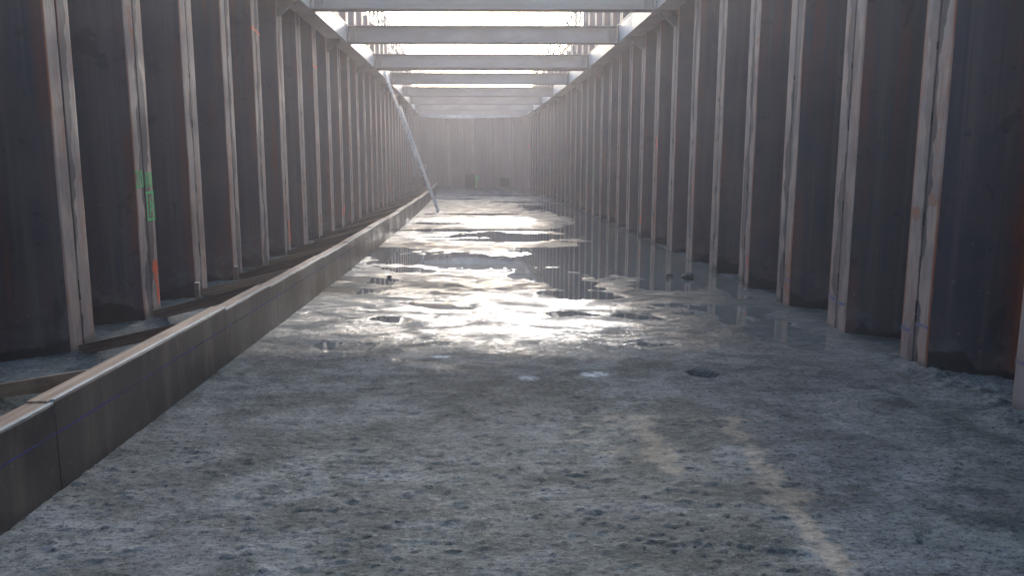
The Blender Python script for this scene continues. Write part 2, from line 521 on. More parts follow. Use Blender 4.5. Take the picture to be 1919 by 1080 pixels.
def make_pile_mesh(z0=-0.4, z1=TOPZ, name='sheet_pile'):
    prof = pile_profile()
    n = len(prof)
    ln = [0]
    for i in range(1, n):
        ln.append(ln[-1] + math.dist(prof[i], prof[i - 1]))
    half = ln[-1] / 2
    # along-profile coordinate, 0 in the pile centre; scaled so that the seam sits at |u| = 1.02
    us = [l - half for l in ln]
    k = 1.018 / half
    us = [u * 1.0 * k for u in us]
    bm = bmesh.new()
    uvl = bm.loops.layers.uv.new('UVMap')
    t = 0.012
    # back side: offset by vertex normals
    back = []
    for i in range(n):
        a = Vector(prof[max(0, i - 1)])
        b_ = Vector(prof[min(n - 1, i + 1)])
        d = (b_ - a).normalized()
        nrm = Vector((-d.y, d.x))
        back.append(Vector(prof[i]) + nrm * t)
    F = [[bm.verts.new((x, y, z)) for (x, y) in prof] for z in (z0, z1)]
    B = [[bm.verts.new((v.x, v.y, z)) for v in back] for z in (z0, z1)]
    for i in range(n - 1):
        f = bm.faces.new((F[0][i], F[0][i + 1], F[1][i + 1], F[1][i]))
        xm = (prof[i][0] + prof[i + 1][0]) / 2
        isflange = (P / 2 - abs(xm)) < 0.206
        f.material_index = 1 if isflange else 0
        for lp, (ui, zz) in zip(f.loops, ((us[i], z0), (us[i + 1], z0), (us[i + 1], z1), (us[i], z1))):
            lp[uvl].uv = (ui, zz)
        g_ = bm.faces.new((B[0][i + 1], B[0][i], B[1][i], B[1][i + 1]))
        for lp, (ui, zz) in zip(g_.loops, ((us[i + 1] + 5, z0), (us[i] + 5, z0), (us[i] + 5, z1), (us[i + 1] + 5, z1))):
            lp[uvl].uv = (ui, zz)
        bm.faces.new((F[1][i], F[1][i + 1], B[1][i + 1], B[1][i]))
        bm.faces.new((F[0][i + 1], F[0][i], B[0][i], B[0][i + 1]))
    bm.faces.new((F[0][0], F[1][0], B[1][0], B[0][0]))
    bm.faces.new((F[1][-1], F[0][-1], B[0][-1], B[1][-1]))
    me = bpy.data.meshes.new(name)
    bmesh.ops.recalc_face_normals(bm, faces=bm.faces)
    bm.to_mesh(me)
    bm.free()
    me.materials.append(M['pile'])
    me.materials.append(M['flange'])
    return me


def make_interlock_mesh(z1=TOPZ - 0.01):
    """claw closing the seam at the far end of the pile, with lumps of dirt squeezed out of it"""
    rng = random.Random(3)
    bm = bmesh.new()
    h = P / 2
    add_box(bm, (h, 0.033, (z1 - 0.4) / 2), (0.052, 0.020, z1 + 0.4), bevel=0.005)
    z = 0.3
    while z < z1 - 0.2:
        z += rng.uniform(0.05, 0.7)
        if rng.random() < 0.6:
            l = rng.uniform(0.02, 0.12)
            add_box(bm, (h + rng.uniform(-0.004, 0.004), 0.010, z), (rng.uniform(0.010, 0.022), 0.030, l), bevel=0.003)
    me = bpy.data.meshes.new('interlock')
    bm.to_mesh(me)
    bm.free()
    me.materials.append(M['interlock'])
    return me


PILE = make_pile_mesh()
PILE_TALL = make_pile_mesh(z1=TOPZ + 0.75)
LOCK = make_interlock_mesh()
piles = {}


def place_pile(a, b_, key, side, label, tall=False, group=None):
    """pile between the seam points a and b (room side); the soil lies to the left of a->b when side = 1"""
    a = Vector((a[0], a[1], 0))
    b_ = Vector((b_[0], b_[1], 0))
    d = b_ - a
    mid = (a + b_) / 2
    if side > 0:
        ang = math.atan2(d.y, d.x)
    else:
        ang = math.atan2(-d.y, -d.x)
    o = bpy.data.objects.new('sheet_pile', PILE_TALL if tall else PILE)
    o.location = mid
    o.rotation_euler = (0, 0, ang)
    o.scale = (d.length / P, 1, 1)
    link(o)
    rr = random.random
    o.color = (rr() ** 2, 1.0 if (key[0] == 'R' and key[1] in (0, -1)) else 0.0, 1.5 if key[0][0] == 'E' else rr(), 1)
    if key[0] in 'LR' and not (key[0] == 'L' and key[1] in (1, 2)):
        o.location.z = -0.12 * rr()
    tag(o, label, 'sheet pile', group)
    i = bpy.data.objects.new('interlock', LOCK)
    link(i, o)
    piles[key] = o
    return o


HW = FW / 2


def seamL(i):
    Y = YL0 + i * P - HW
    return (XL + off(Y), Y)


def seamR(i):
    Y = YR0 + i * P - HW
    return (XR + off(Y), Y)


nL = int(round((Y_END - (YL0 - HW)) / P))
nR = int(round((Y_END - (YR0 - HW)) / P))
I0 = -13
# pile i spans seams i-1 .. i ; flange i is shared by piles i and i+1
for i in range(I0, nL + 1):
    rel = i - 1   # pile 1 carries the green box
    if i == 1:
        lb = 'dark steel sheet pile of left wall sprayed with green box and orange arrow'
    elif i > 1:
        lb = 'dark steel sheet pile of left wall, %s beyond the one with the green box' % ordinal(i - 1)
    else:
        lb = 'dark steel sheet pile of left wall, %s nearer than the one with the green box' % ordinal(1 - i)
    place_pile(seamL(i - 1), seamL(i), ('L', i), 1, lb, group='steel sheet piles of the left trench wall')
for i in range(I0, nR + 1):
    # pile 4 carries the red dash at flange 3
    if i == 3:
        lb = 'dark steel sheet pile of right wall with small red dash near its foot'
    elif i > 3:
        lb = 'dark steel sheet pile of right wall, %s beyond the one with small red dash' % ordinal(i - 3)
    else:
        lb = 'dark steel sheet pile of right wall, %s nearer than the one with small red dash' % ordinal(3 - i)
    place_pile(seamR(i), seamR(i - 1), ('R', i), 1, lb, tall=(i <= 15), group='steel sheet piles of the right trench wall')

# end wall: a flat bay between two splayed ones, and the closed end behind the camera
endL = Vector(seamL(nL))
endR = Vector(seamR(nR))
c0 = Vector((-3.85, max(endL.y, endR.y) + 1.9))
c1 = Vector((-2.12, max(endL.y, endR.y) + 1.9))


def run_piles(pa, pb, n, key, labels, group):
    for k in range(n):
        a = pa.lerp(pb, k / n)
        b_ = pa.lerp(pb, (k + 1) / n)
        place_pile(a, b_, (key, k), 1, labels[k], group=group)


gE = 'steel sheet piles of the far end wall'
run_piles(endL, c0, 2, 'E0', ['brown steel sheet pile of end wall in the far left corner',
                              'brown steel sheet pile of end wall, second from the left corner'], gE)
run_piles(c0, c1, 1, 'E1', ['brown steel sheet pile in the middle of end wall behind tall dark plate'], gE)
run_piles(c1, endR, 3, 'E2', ['brown steel sheet pile of end wall sprayed with the green sign',
                              'brown steel sheet pile of end wall behind the small dark plate',
                              'brown steel sheet pile of end wall in the far right corner'], gE)
bL = Vector(seamL(I0 - 1))
bR = Vector(seamR(I0 - 1))
run_piles(bR, bL, 5, 'B', ['steel sheet pile closing the near end of trench, %s from the right corner' % ordinal(k + 1) for k in range(5)],
          'steel sheet piles of the near end wall')


# ------------------------------------------------------------------ paint marks (thin paint on the flanges, children of their pile)
def world_to_pile(o, X, Y, Z, lift=0.0022):
    mi = (Matrix.Translation(o.location) @ Matrix.Rotation(o.rotation_euler.z, 4, 'Z')).inverted()
    p = mi @ Vector((X, Y, Z))
    return p.x, p.z


def mark(o, polys, mat, name='spray_mark', y=-0.0022, label=None):
    """polys: list of outlines [(x, z)] in the pile frame, drawn on the flange face"""
    bm = bmesh.new()
    for n, pl in enumerate(polys):
        yy = y - 0.0006 * n
        vs = [bm.verts.new((x, yy, z)) for x, z in pl]
        try:
            f = bm.faces.new(vs)
        except ValueError:
            continue
    bm.normal_update()
    for f in bm.faces:
        if f.normal.y > 0:
            f.normal_flip()
    bmesh.ops.triangulate(bm, faces=bm.faces)
    m = obj(name, bm, mat, o)
    if label:
        m['label'] = label
    return m


def blob(cx, cz, rx, rz, n=22, rough=0.22, seed=1):
    rng = random.Random(seed)
    return [(cx + rx * math.cos(t) * (1 + rng.uniform(-rough, rough)), cz + rz * math.sin(t) * (1 + rng.uniform(-rough, rough)))
            for t in [k * 2 * math.pi / n for k in range(n)]]


def stroke(pts, w, seed=0):
    """a list of quads following a polyline"""
    rng = random.Random(seed)
    out = []
    for (x0, z0), (x1, z1) in zip(pts[:-1], pts[1:]):
        d = Vector((x1 - x0, z1 - z0))
        if d.length < 1e-5:
            continue
        d.normalize()
        n_ = Vector((-d.y, d.x)) * w / 2
        e = d * w * 0.45
        j = lambda: rng.uniform(-0.12, 0.12) * w
        out.append([(x0 - e.x + n_.x + j(), z0 - e.y + n_.y + j()), (x0 - e.x - n_.x + j(), z0 - e.y - n_.y + j()),
                    (x1 + e.x - n_.x + j(), z1 + e.y - n_.y + j()), (x1 + e.x + n_.x + j(), z1 + e.y + n_.y + j())])
    return out


DIG = {'2': [(0, 1), (0.5, 1.0), (1, 0.85), (1, 0.6), (0.1, 0.1), (0, 0), (1, 0)],
       '0': [(0.2, 1), (0.8, 1), (1, 0.75), (1, 0.25), (0.8, 0), (0.2, 0), (0, 0.25), (0, 0.75), (0.2, 1)],
       '4': [(0.8, 0), (0.8, 1), (0, 0.35), (1, 0.35)]}


def digits(s, x, z, w, h, gap, lw):
    out = []
    for ch in s:
        out += stroke([(x + a * w, z + b_ * h) for a, b_ in DIG[ch]], lw)
        x += w + gap
    return out


h_ = P / 2
# left wall. pile frame x: increases away from the camera on the left wall? (a->b runs with Y)
pA, pB = piles[('L', 1)], piles[('L', 2)]
# near half of flange 1 belongs to pile 1 (its far end), far half to pile 2 (its near end)
mark(pA, digits('20', h_ - 0.185, 1.36, 0.050, 0.15, 0.035, 0.022), M['green_paint'], label='green sprayed figures')
mark(pB, digits('00', -h_ + 0.035, 1.36, 0.045, 0.13, 0.035, 0.022), M['green_paint'], label='green sprayed figures')
mark(pB, stroke([(-h_ + 0.03, 1.29), (-h_ + 0.185, 1.30), (-h_ + 0.19, 1.02), (-h_ + 0.03, 1.02), (-h_ + 0.03, 1.29)], 0.026)
     + stroke([(-h_ + 0.10, 1.25), (-h_ + 0.09, 1.06)], 0.02) + stroke([(-h_ + 0.10, 1.20), (-h_ + 0.15, 1.15), (-h_ + 0.10, 1.11)], 0.018),
     M['green_paint'], label='green sprayed box')
mark(pB, [blob(-h_ + 0.125, 0.52, 0.068, 0.085, seed=4), blob(-h_ + 0.12, 0.42, 0.03, 0.07, seed=5)], M['orange_paint'], label='orange sprayed arrow tip')
mark(pB, [blob(-h_ + 0.150, 0.25, 0.030, 0.125, seed=6)], M['orange_paint'], label='orange sprayed dash')
mark(piles[('L', 6)], [blob(-h_ + 0.12, 0.60, 0.05, 0.10, seed=8), blob(-h_ + 0.13, 0.40, 0.045, 0.14, seed=9)], M['orange_paint'], label='orange sprayed dash')
for key, x, z, rx, rz, mt in [(('L', 9), h_ - 0.1, 0.50, 0.05, 0.12, 'orange_paint'), (('L', 10), -h_ + 0.1, 0.55, 0.07, 0.14, 'orange_paint'),
                              (('L', 14), -h_ + 0.12, 1.66, 0.05, 0.12, 'orange_paint'), (('L', 18), -h_ + 0.12, 0.68, 0.09, 0.20, 'orange_paint'),
                              (('L', 23), -h_ + 0.11, 1.50, 0.09, 0.36, 'green_paint'), (('L', 12), -h_ + 0.1, 2.8, 0.02, 0.12, 'orange_paint')]:
    mark(piles[key], [blob(x, z, rx, rz, seed=int(z * 100))], M[mt])
for i, z in ((4, 3.57), (7, 3.62)):
    mark(piles[('L', i)], stroke([(h_ - 0.20, z + 0.03), (h_ - 0.02, z)], 0.03), M['orange_paint'])
    mark(piles[('L', i + 1)], stroke([(-h_ + 0.02, z), (-h_ + 0.19, z - 0.03)], 0.03), M['orange_paint'])
# right wall (pile frame x runs towards the camera: flange i far half is at the near... x = +h is the far seam of pile a->b reversed)
for i in (-1, 0, 1, 2):
    mark(piles[('R', i)], stroke([(-h_ + 0.03, 0.385), (-h_ + 0.18, 0.39)], 0.030, i + 9), M['blue_paint'], label='faint blue chalk dash')
    if i < 2:
        mark(piles[('R', i + 1)], stroke([(h_ - 0.19, 0.39), (h_ - 0.03, 0.385)], 0.028, i + 19), M['blue_paint'], label='faint blue chalk dash')
mark(piles[('R', 3)], [blob(-h_ + 0.155, 0.42, 0.026, 0.065, seed=3), blob(-h_ + 0.15, 0.33, 0.018, 0.045, seed=2)], M['red_paint'], label='small red dash')
for key, x, z, rx, rz, mt in [(('R', 7), -h_ + 0.1, 2.03, 0.05, 0.13, 'orange_paint'), (('R', 8), -h_ + 0.1, 0.42, 0.06, 0.12, 'orange_paint'),
                              (('R', 13), -h_ + 0.12, 1.45, 0.035, 0.42, 'green_paint'), (('R', 24), -h_ + 0.12, 2.1, 0.10, 0.12, 'red_paint'),
                              (('R', 22), -h_ + 0.12, 1.40, 0.12, 0.20, 'green_paint'), (('R', 5), -h_ + 0.1, 1.2, 0.015, 0.3, 'orange_paint')]:
    mark(piles[key], [blob(x, z, rx, rz, seed=int(z * 100))], M[mt])
mark(piles[('R', 14)], stroke([(-h_ + 0.05, 1.25), (-h_ + 0.05, 1.75)], 0.05) + stroke([(-h_ + 0.05, 1.55), (-h_ + 0.16, 1.42), (-h_ + 0.19, 1.62)], 0.05), M['green_paint'])
M['faded'] = simple_mat('faded_orange_spray', (0.36, 0.13, 0.07), (0.30, 0.17, 0.12), 0.7, 25, bump=0, extra=((0.24, 0.19, 0.17), 30, 0.45, 0.62, 0.9))
mark(piles[('R', 0)], [blob(-h_ + 0.115, 1.37, 0.075, 0.05, seed=31)], M['faded'], label='faded orange smear')
mark(piles[('R', 1)], [blob(h_ - 0.115, 1.33, 0.065, 0.06, seed=32)], M['faded'], label='faded orange smear')
# end wall mark: a sprayed "4"-like sign
mark(piles[('E2', 0)], digits('4', -h_ + 0.06, 0.45, 0.16, 0.42, 0, 0.06) + stroke([(-h_ + 0.07, 0.05), (-h_ + 0.07, 0.5)], 0.07), M['green_paint'], label='green sprayed sign')
mark(piles[('E2', 2)], [blob(h_ - 0.12, 2.55, 0.06, 0.09, seed=77)], M['red_paint'])


# ------------------------------------------------------------------ walers, struts and brackets
def sweep(name, sec, ys, mats, parent=None, x0=0.0):
    """extrude a closed (s, z) section along the bent trench axis"""
    bm = bmesh.new()
    rings = []
    for Y in ys:
        rings.append([bm.verts.new((s + off(Y), Y, z)) for s, z in sec])
    n = len(sec)
    for r0, r1 in zip(rings[:-1], rings[1:]):
        for k in range(n):
            bm.faces.new((r0[k], r0[(k + 1) % n], r1[(k + 1) % n], r1[k]))
    bm.faces.new(rings[0][::-1])
    bm.faces.new(rings[-1])
    bmesh.ops.recalc_face_normals(bm, faces=bm.faces)
    return obj(name, bm, mats, parent)


WH = 0.40
ys_w = [-12 + k * 2.0 for k in range(30)] + [47.3]


def waler(sgn, label):
    wi, wo = (3.045, 3.405)
    xi = sgn * wi + (0.012 if sgn > 0 else -0.0)
    root = empty('waler', (0, 0, 0))
    tag(root, label, 'waler', 'walers along the trench walls')
    # box section with slightly projecting flange plates top and bottom
    s0, s1 = sgn * wi, sgn * wo
    if sgn < 0:
        s0, s1 = -wi, -wo
    i = sgn * 0.012
    sec = [(s0 + i, WZ + 0.022), (s1, WZ + 0.022), (s1, WZ + WH - 0.022), (s0 + i, WZ + WH - 0.022)]
    sweep('web', sec, ys_w, M['waler'], root)
    for z in (WZ, WZ + WH - 0.022):
        sec = [(s0, z), (s1, z), (s1, z + 0.0215), (s0, z + 0.0215)]
        sweep('flange', sec, ys_w, M['waler'], root)
    return root


waler(-1, 'long pale steel waler beam along the top of the left wall')
waler(1, 'long pale steel waler beam along the top of the right wall')
# end waler: three straight lengths following the end wall
root = empty('end_waler', (0, 0, 0))
tag(root, 'angled pale steel waler across the far end wall', 'waler', 'walers along the trench walls')
e0 = Vector((-3.03 + off(47.4), 47.45, 0))
e1 = Vector((c0.x + 0.15, c0.y - 0.45, 0))
e2 = Vector((c1.x - 0.15, c1.y - 0.45, 0))
e3 = Vector((3.03 + off(47.4), 47.45, 0))
for a, b_ in ((e0, e1), (e1, e2), (e2, e3)):
    bm = bmesh.new()
    zc = Vector((0, 0, WZ + WH / 2))
    d = (b_ - a).normalized() * 0.004
    add_beam(bm, a + zc + d, b_ + zc - d, 0.32, WH)
    obj('beam', bm, M['waler'], root)


def strut(Yf, label, depth=0.30, H=0.375, tilt=0.0):
    """I-beam across the trench; Yf is the far edge of its lower flange"""
    Yc = Yf - depth / 2
    root = empty('strut', (off(Yc), Yc, WZ))
    root.rotation_euler = (0, tilt, 0.0)
    tag(root, label, 'strut', 'steel struts spanning the trench')
    L = 6.085
    hl = L / 2 - 0.025
    x0, x1 = -3.042 + 0.025, 3.042 - 0.025
    for z in (0.011, H - 0.011):
        bm = bmesh.new()
        add_box(bm, (0, 0, z), (x1 - x0, depth, 0.022), bevel=0.003)
        obj('flange', bm, M['strut'], root)
    bm = bmesh.new()
    add_box(bm, (0, 0, H / 2), (x1 - x0 - 0.002, 0.016, H - 0.046))
    obj('web', bm, M['strut'], root)
    for sx in (-1, 1):
        bm = bmesh.new()
        add_box(bm, (sx * (x1 + 0.0125), 0, H / 2 + 0.004), (0.024, depth + 0.12, H + 0.03), bevel=0.003)
        obj('end_plate', bm, M['strut'], root)
        bm = bmesh.new()
        for q in (-1, 1):
            add_box(bm, (sx * (x1 - 0.16), q * (depth / 4 + 0.002), H / 2), (0.014, depth / 2 - 0.012, H - 0.048))
        obj('stiffener', bm, M['strut'], root)
    return root


names = [(14.9, 'nearest grey steel strut along the top edge of the picture'),
         (18.85, 'grey steel strut, second from the camera, in front of open sky'),
         (23.62, 'grey steel strut, front beam of the doubled pair above the ladder'),
         (24.15, 'grey steel strut, rear beam of the doubled pair above the ladder'),
         (28.35, 'grey steel strut just beyond the doubled pair'),
         (33.4, 'grey steel strut, second beyond the doubled pair'),
         (37.8, 'grey steel strut, third beyond the doubled pair'),
         (42.25, 'farthest grey steel strut, closest to the end wall waler')]
for Yf, lb in names:
    strut(Yf, lb, depth=0.30)
strut(46.3, 'short-looking last strut tight against the end waler')
for k, Yf in enumerate((10.4, 5.9, 1.4, -3.1, -7.6)):
    strut(Yf, 'grey steel strut overhead behind the top edge, %s before the nearest visible strut' % ordinal(k + 1))

# triangular brackets that carry the walers
gb = 'triangular brackets under the walers'


def bracket(sgn, Y, label):
    root = empty('waler_bracket', (sgn * 3.415 + off(Y), Y, WZ - 0.003), 0.0)
    tag(root, label, 'bracket', gb)
    bm = bmesh.new()
    pts = [(0, 0), (-sgn * 0.30, 0), (-sgn * 0.30, -0.04), (-sgn * 0.02, -0.27), (0, -0.27)]
    for yy in (-0.006, 0.006):
        vs = [bm.verts.new((x, yy, z)) for x, z in pts]
        bm.faces.new(vs)
    v = list(bm.verts)
    n = len(pts)
    for k in range(n):
        bm.faces.new((v[k], v[(k + 1) % n], v[n + (k + 1) % n], v[n + k]))
    bmesh.ops.recalc_face_normals(bm, faces=bm.faces)
    obj('gusset', bm, M['bracket'], root)
    bm = bmesh.new()
    add_beam(bm, (-sgn * 0.298, 0, -0.047), (-sgn * 0.025, 0, -0.276), 0.07, 0.012)
    obj('edge_plate', bm, M['bracket'], root)


def flange_y(Y0, Y):
    """centre of the flange half closest to Y"""
    i = round((Y - (Y0 - HW)) / P)
    return Y0 - HW + i * P - 0.1


for k, (Yf, lb) in enumerate([n for n in names if n[0] != 24.15]):
    for sgn, Y0, nm in ((-1, YL0, 'left'), (1, YR0, 'right')):
        bracket(sgn, flange_y(Y0, Yf - 0.6), 'dark triangular bracket under the %s waler, %s from the camera' % (nm, ordinal(k + 1)))

# ------------------------------------------------------------------ shuttering on the left
SF = -2.02   # face of the plywood
bounds = [-6.0, -3.6, -1.2, 1.25, 3.70, 6.20, 7.48, 9.98, 11.85, 14.40, 16.9, 19.55, 22.0, 24.5, 27.0, 29.5, 32.0, 34.5, 37.0, 39.5, 42.0, 44.5, 46.9]
tops = [0.44, 0.45, 0.455, 0.46, 0.472, 0.452, 0.438, 0.425, 0.436, 0.446, 0.43, 0.448, 0.438, 0.45, 0.432, 0.445, 0.438, 0.45, 0.436, 0.446, 0.44, 0.45]
gF = 'plywood shuttering panels'
i_cam = 4   # panel whose near step shows at the left margin


def place_name(k, n0, what, where):
    return '%s, %s %s' % (what, ordinal(k - n0 + 1), where)


for k in range(len(bounds) - 1):
    y0, y1 = bounds[k] + 0.0003, bounds[k + 1] - 0.0003
    jog = 0.0012 * ((k % 3) - 1)
    ym = (y0 + y1) / 2
    Z = tops[k]
    root = empty('shuttering_panel', (SF + off(ym) + jog, ym, 0), tang(ym))
    L = (y1 - y0) / math.cos(tang(ym)) - 0.0006
    if k >= 3:
        lb = 'dark plywood shuttering panel with pale top edge, %s from the left margin' % ordinal(k - 2)
    else:
        lb = 'dark plywood shuttering panel beside the camera, %s before the first visible one' % ordinal(3 - k)
    tag(root, lb, 'shuttering panel', gF)
    bm = bmesh.new()
    add_box(bm, (-0.0105, 0, (Z - 0.012) / 2 - 0.005), (0.021, L, Z - 0.002), bevel=0.0015)
    obj('plywood_sheet', bm, M['ply'], root)
    bm = bmesh.new()
    add_box(bm, (-0.0105, 0, Z - 0.004), (0.0225, L, 0.0100), bevel=0.0015)
    obj('top_edge', bm, M['ply_edge'], root)
    # timber waling screwed flush behind the sheet
    if y0 < 14:
        bm = bmesh.new()
        n = 14
        z0 = 0.305
        rng = random.Random(k)
        pts = []
        for j in range(n + 1):
            t = -L / 2 + L * j / n
            yy = ym + t
            zz = z0 + rng.uniform(-0.002, 0.002)
            pts.append((t, zz))
        for (t0, za), (t1, zb) in zip(pts[:-1], pts[1:]):
            vs = [bm.verts.new(v) for v in ((0.0012, t0, za - 0.0045), (0.0012, t1, zb - 0.0045), (0.0012, t1, zb + 0.0045), (0.0012, t0, za + 0.0045))]
            bm.faces.new(vs)
        obj('chalk_line', bm, M['chalk'], root)

# top rail timbers, flush behind the sheet
rb = [-5.6, -1.0, 3.55, 7.2, 11.4, 15.6, 19.8, 24.0, 28.2, 32.4, 36.6, 40.8, 45.0]
for k in range(len(bounds) - 1):
    y0, y1 = bounds[k] + 0.004 + (0.03 if k % 2 else -0.02), bounds[k + 1] - 0.004 + (-0.02 if k % 2 else 0.03)
    zt = tops[k] - 0.002 - 0.029
    a = Vector((SF - 0.073 + off(y0), y0, zt))
    b_ = Vector((SF - 0.073 + off(y1), y1, zt + (0.004 if k % 2 else -0.003)))
    bm = bmesh.new()
    add_beam(bm, (-(b_ - a).length / 2, 0, 0), ((b_ - a).length / 2, 0, 0), 0.100, 0.058, bevel=0.003)
    o = obj('top_rail', bm, M['timber'])
    o.location = (a + b_) / 2
    o.rotation_euler = (0, 0, math.atan2(b_.y - a.y, b_.x - a.x))
    if k >= 3:
        wh = '%s from the left margin' % ordinal(k - 2)
    else:
        wh = '%s before the first visible one' % ordinal(3 - k)
    tag(o, 'light sawn timber rail lining the shuttering top edge, %s' % wh, 'timber rail', 'timber rails behind the shuttering')
# lower runner
for k in range(len(rb) - 1):
    y0, y1 = rb[k] + 0.6, rb[k + 1] + 0.59
    y1 = min(y1, 46)
    a = Vector((SF - 0.05 + off(y0), y0, 0.03))
    b_ = Vector((SF - 0.05 + off(y1), y1, 0.03))
    bm = bmesh.new()
    add_beam(bm, (-(b_ - a).length / 2, 0, 0), ((b_ - a).length / 2, 0, 0), 0.045, 0.07, bevel=0.003)
    o = obj('foot_runner', bm, M['timber_dark'])
    o.location = (a + b_) / 2
    o.rotation_euler = (0, 0, math.atan2(b_.y - a.y, b_.x - a.x))
    tag(o, 'dark timber runner at the foot behind the shuttering, %s along' % ordinal(k + 1), 'timber runner', 'timber runners on the floor behind the shuttering')

# raking braces from the wall foot to the rail
brs = [(0.9, 1.9), (2.1, 3.15), (3.45, 4.45), (4.47, 5.28), (5.88, 6.58), (7.60, 8.10), (8.80, 9.55), (9.70, 10.92), (10.6, 11.35), (11.3, 12.5), (12.6, 13.75), (13.6, 14.5), (14.6, 15.9)]
y = 15.5
rng = random.Random(11)
while y < 45.4:
    brs.append((y, y + rng.uniform(0.75, 1.35)))
    y += rng.uniform(0.85, 1.25)
for k, (yf, yw) in enumerate(brs):
    a = Vector((SF - 0.130 + off(yf), yf, 0.392 + rng.uniform(-0.01, 0.006)))
    b_ = Vector((XL + 0.03 + off(yw), yw, 0.022 + rng.uniform(0, 0.02)))
    bm = bmesh.new()
    L = (b_ - a).length
    hh = rng.choice((0.085, 0.10, 0.095))
    add_beam(bm, (0, 0, 0), (L, 0, 0), rng.choice((0.042, 0.046, 0.055)), hh, bevel=0.002)
    o = obj('timber_brace', bm, M['timber_dark'] if k % 3 else M['timber'])
    o.location = a
    d = (b_ - a).normalized()
    o.rotation_mode = 'XYZ'
    o.rotation_euler = (rng.uniform(-0.04, 0.04), -math.asin(d.z), math.atan2(d.y, d.x))
    if k < 2:
        lb = 'brown timber brace behind the shuttering, %s before the first visible one' % ordinal(2 - k)
    else:
        lb = 'brown timber brace slanting from wall foot to shuttering, %s from the left margin' % ordinal(k - 1)
    tag(o, lb, 'timber brace', 'raking timber braces behind the shuttering')

# small upright blocks at the wall
for nm, (x, y, hgt), lb in (('timber_block', (XL + 0.05, 9.25, 0.20), 'short upright timber block wedged against the left wall, nearer one'),
                            ('timber_block', (XL + 0.05, 10.72, 0.20), 'short upright timber block with pale end grain at left wall, farther one')):
    root = empty(nm, (x + off(y), y, 0.0), 0.2)
    tag(root, lb, 'timber block', 'timber blocks at the left wall foot')
    bm = bmesh.new()
    add_box(bm, (0, 0, hgt / 2), (0.05, 0.075, hgt), bevel=0.003)
    obj('block', bm, M['timber_dark'], root)
    bm = bmesh.new()
    add_box(bm, (0, 0, hgt + 0.004), (0.048, 0.073, 0.007))
    obj('end_grain', bm, M['ply_edge'], root)

# ------------------------------------------------------------------ ladder
yl = 26.15
foot = Vector((-1.41 + off(26.33), 26.33, 0.01))
top = Vector((-3.03 + off(26.2), 26.1, 4.62))
root = empty('extension_ladder', foot)
tag(root, 'long aluminium extension ladder leaning against the left waler', 'ladder')
dirv = (top - foot).normalized()
Ltot = (top - foot).length
side = Vector((0, 1, 0)) - dirv * dirv.dot(Vector((0, 1, 0)))
side.normalize()
nrm = dirv.cross(side).normalized()
if nrm.x < 0:
    nrm = -nrm


def ladder_section(name, t0, t1, n_off, width):
    sec = bpy.data.objects.new(name, None)
    link(sec, root)
    for sgn in (-1, 1):
        bm = bmesh.new()
        c = side * (sgn * width / 2) + nrm * n_off
        add_beam(bm, dirv * t0 + c, dirv * t1 + c, 0.026, 0.062, up=nrm)
        # black rung ends showing on the outer face of the stile
        o = obj('stile', bm, M['alu'], root)
        bm = bmesh.new()
        t = t0 + 0.2
        while t < t1 - 0.05:
            cc = c + dirv * t + side * sgn * 0.0145
            add_tube(bm, cc - side * sgn * 0.003, cc + side * sgn * 0.003, 0.017, 10)
            t += 0.28
        obj('rung_ends', bm, M['black_plastic'], root)
    t = t0 + 0.2
    while t < t1 - 0.05:
        bm = bmesh.new()
        cc = dirv * t + nrm * n_off
        add_tube(bm, cc - side * (width / 2 - 0.013), cc + side * (width / 2 - 0.013), 0.015, 10)
        obj('rung', bm, M['alu'], root)
        t += 0.28
    bpy.data.objects.remove(sec)


ladder_section('lower', 0.02, 3.6, 0.0, 0.36)
ladder_section('upper', 1.9, Ltot, -0.07, 0.30)
bm = bmesh.new()
add_beam(bm, side * -0.27 + dirv * 0.02, side * 0.27 + dirv * 0.02, 0.05, 0.05, up=nrm)
obj('stabiliser_bar', bm, M['alu'], root)
for sgn in (-1, 1):
    bm = bmesh.new()
    add_box(bm, side * (sgn * 0.27) + Vector((0, 0, 0.02)), (0.07, 0.05, 0.055), bevel=0.006)
    obj('rubber_foot', bm, M['black_plastic'], root)

# ------------------------------------------------------------------ small things at the far end
# two dark plates on the end wall
def wall_plate(fx, w, hgt, z0, label):
    Yp = c0.y - 0.06
    rz = 0.0
    if fx > c1.x:
        rz = math.atan2(endR.y - c1.y, endR.x - c1.x)
        Yp = c1.y + (fx - c1.x) * math.tan(rz) - 0.07
    root = empty('dark_plate', (fx, Yp, z0), rz)
    tag(root, label, 'plate', 'dark plates low on the end wall')
    bm = bmesh.new()
    add_box(bm, (0, 0, hgt / 2), (w, 0.03, hgt), bevel=0.004)
    obj('plate', bm, M['dark_plate'], root)
    bm = bmesh.new()
    for sx in (-1, 1):
        add_box(bm, (sx * (w / 2 - 0.03), -0.022, hgt / 2), (0.035, 0.012, hgt - 0.06))
    obj('batten', bm, M['black_plastic'], root)


wall_plate(-2.42, 0.64, 0.92, 0.02, 'tall dark plate standing against end wall left of green mark')
wall_plate(-0.28, 0.66, 0.55, 0.16, 'small dark plate low on end wall right of green mark')

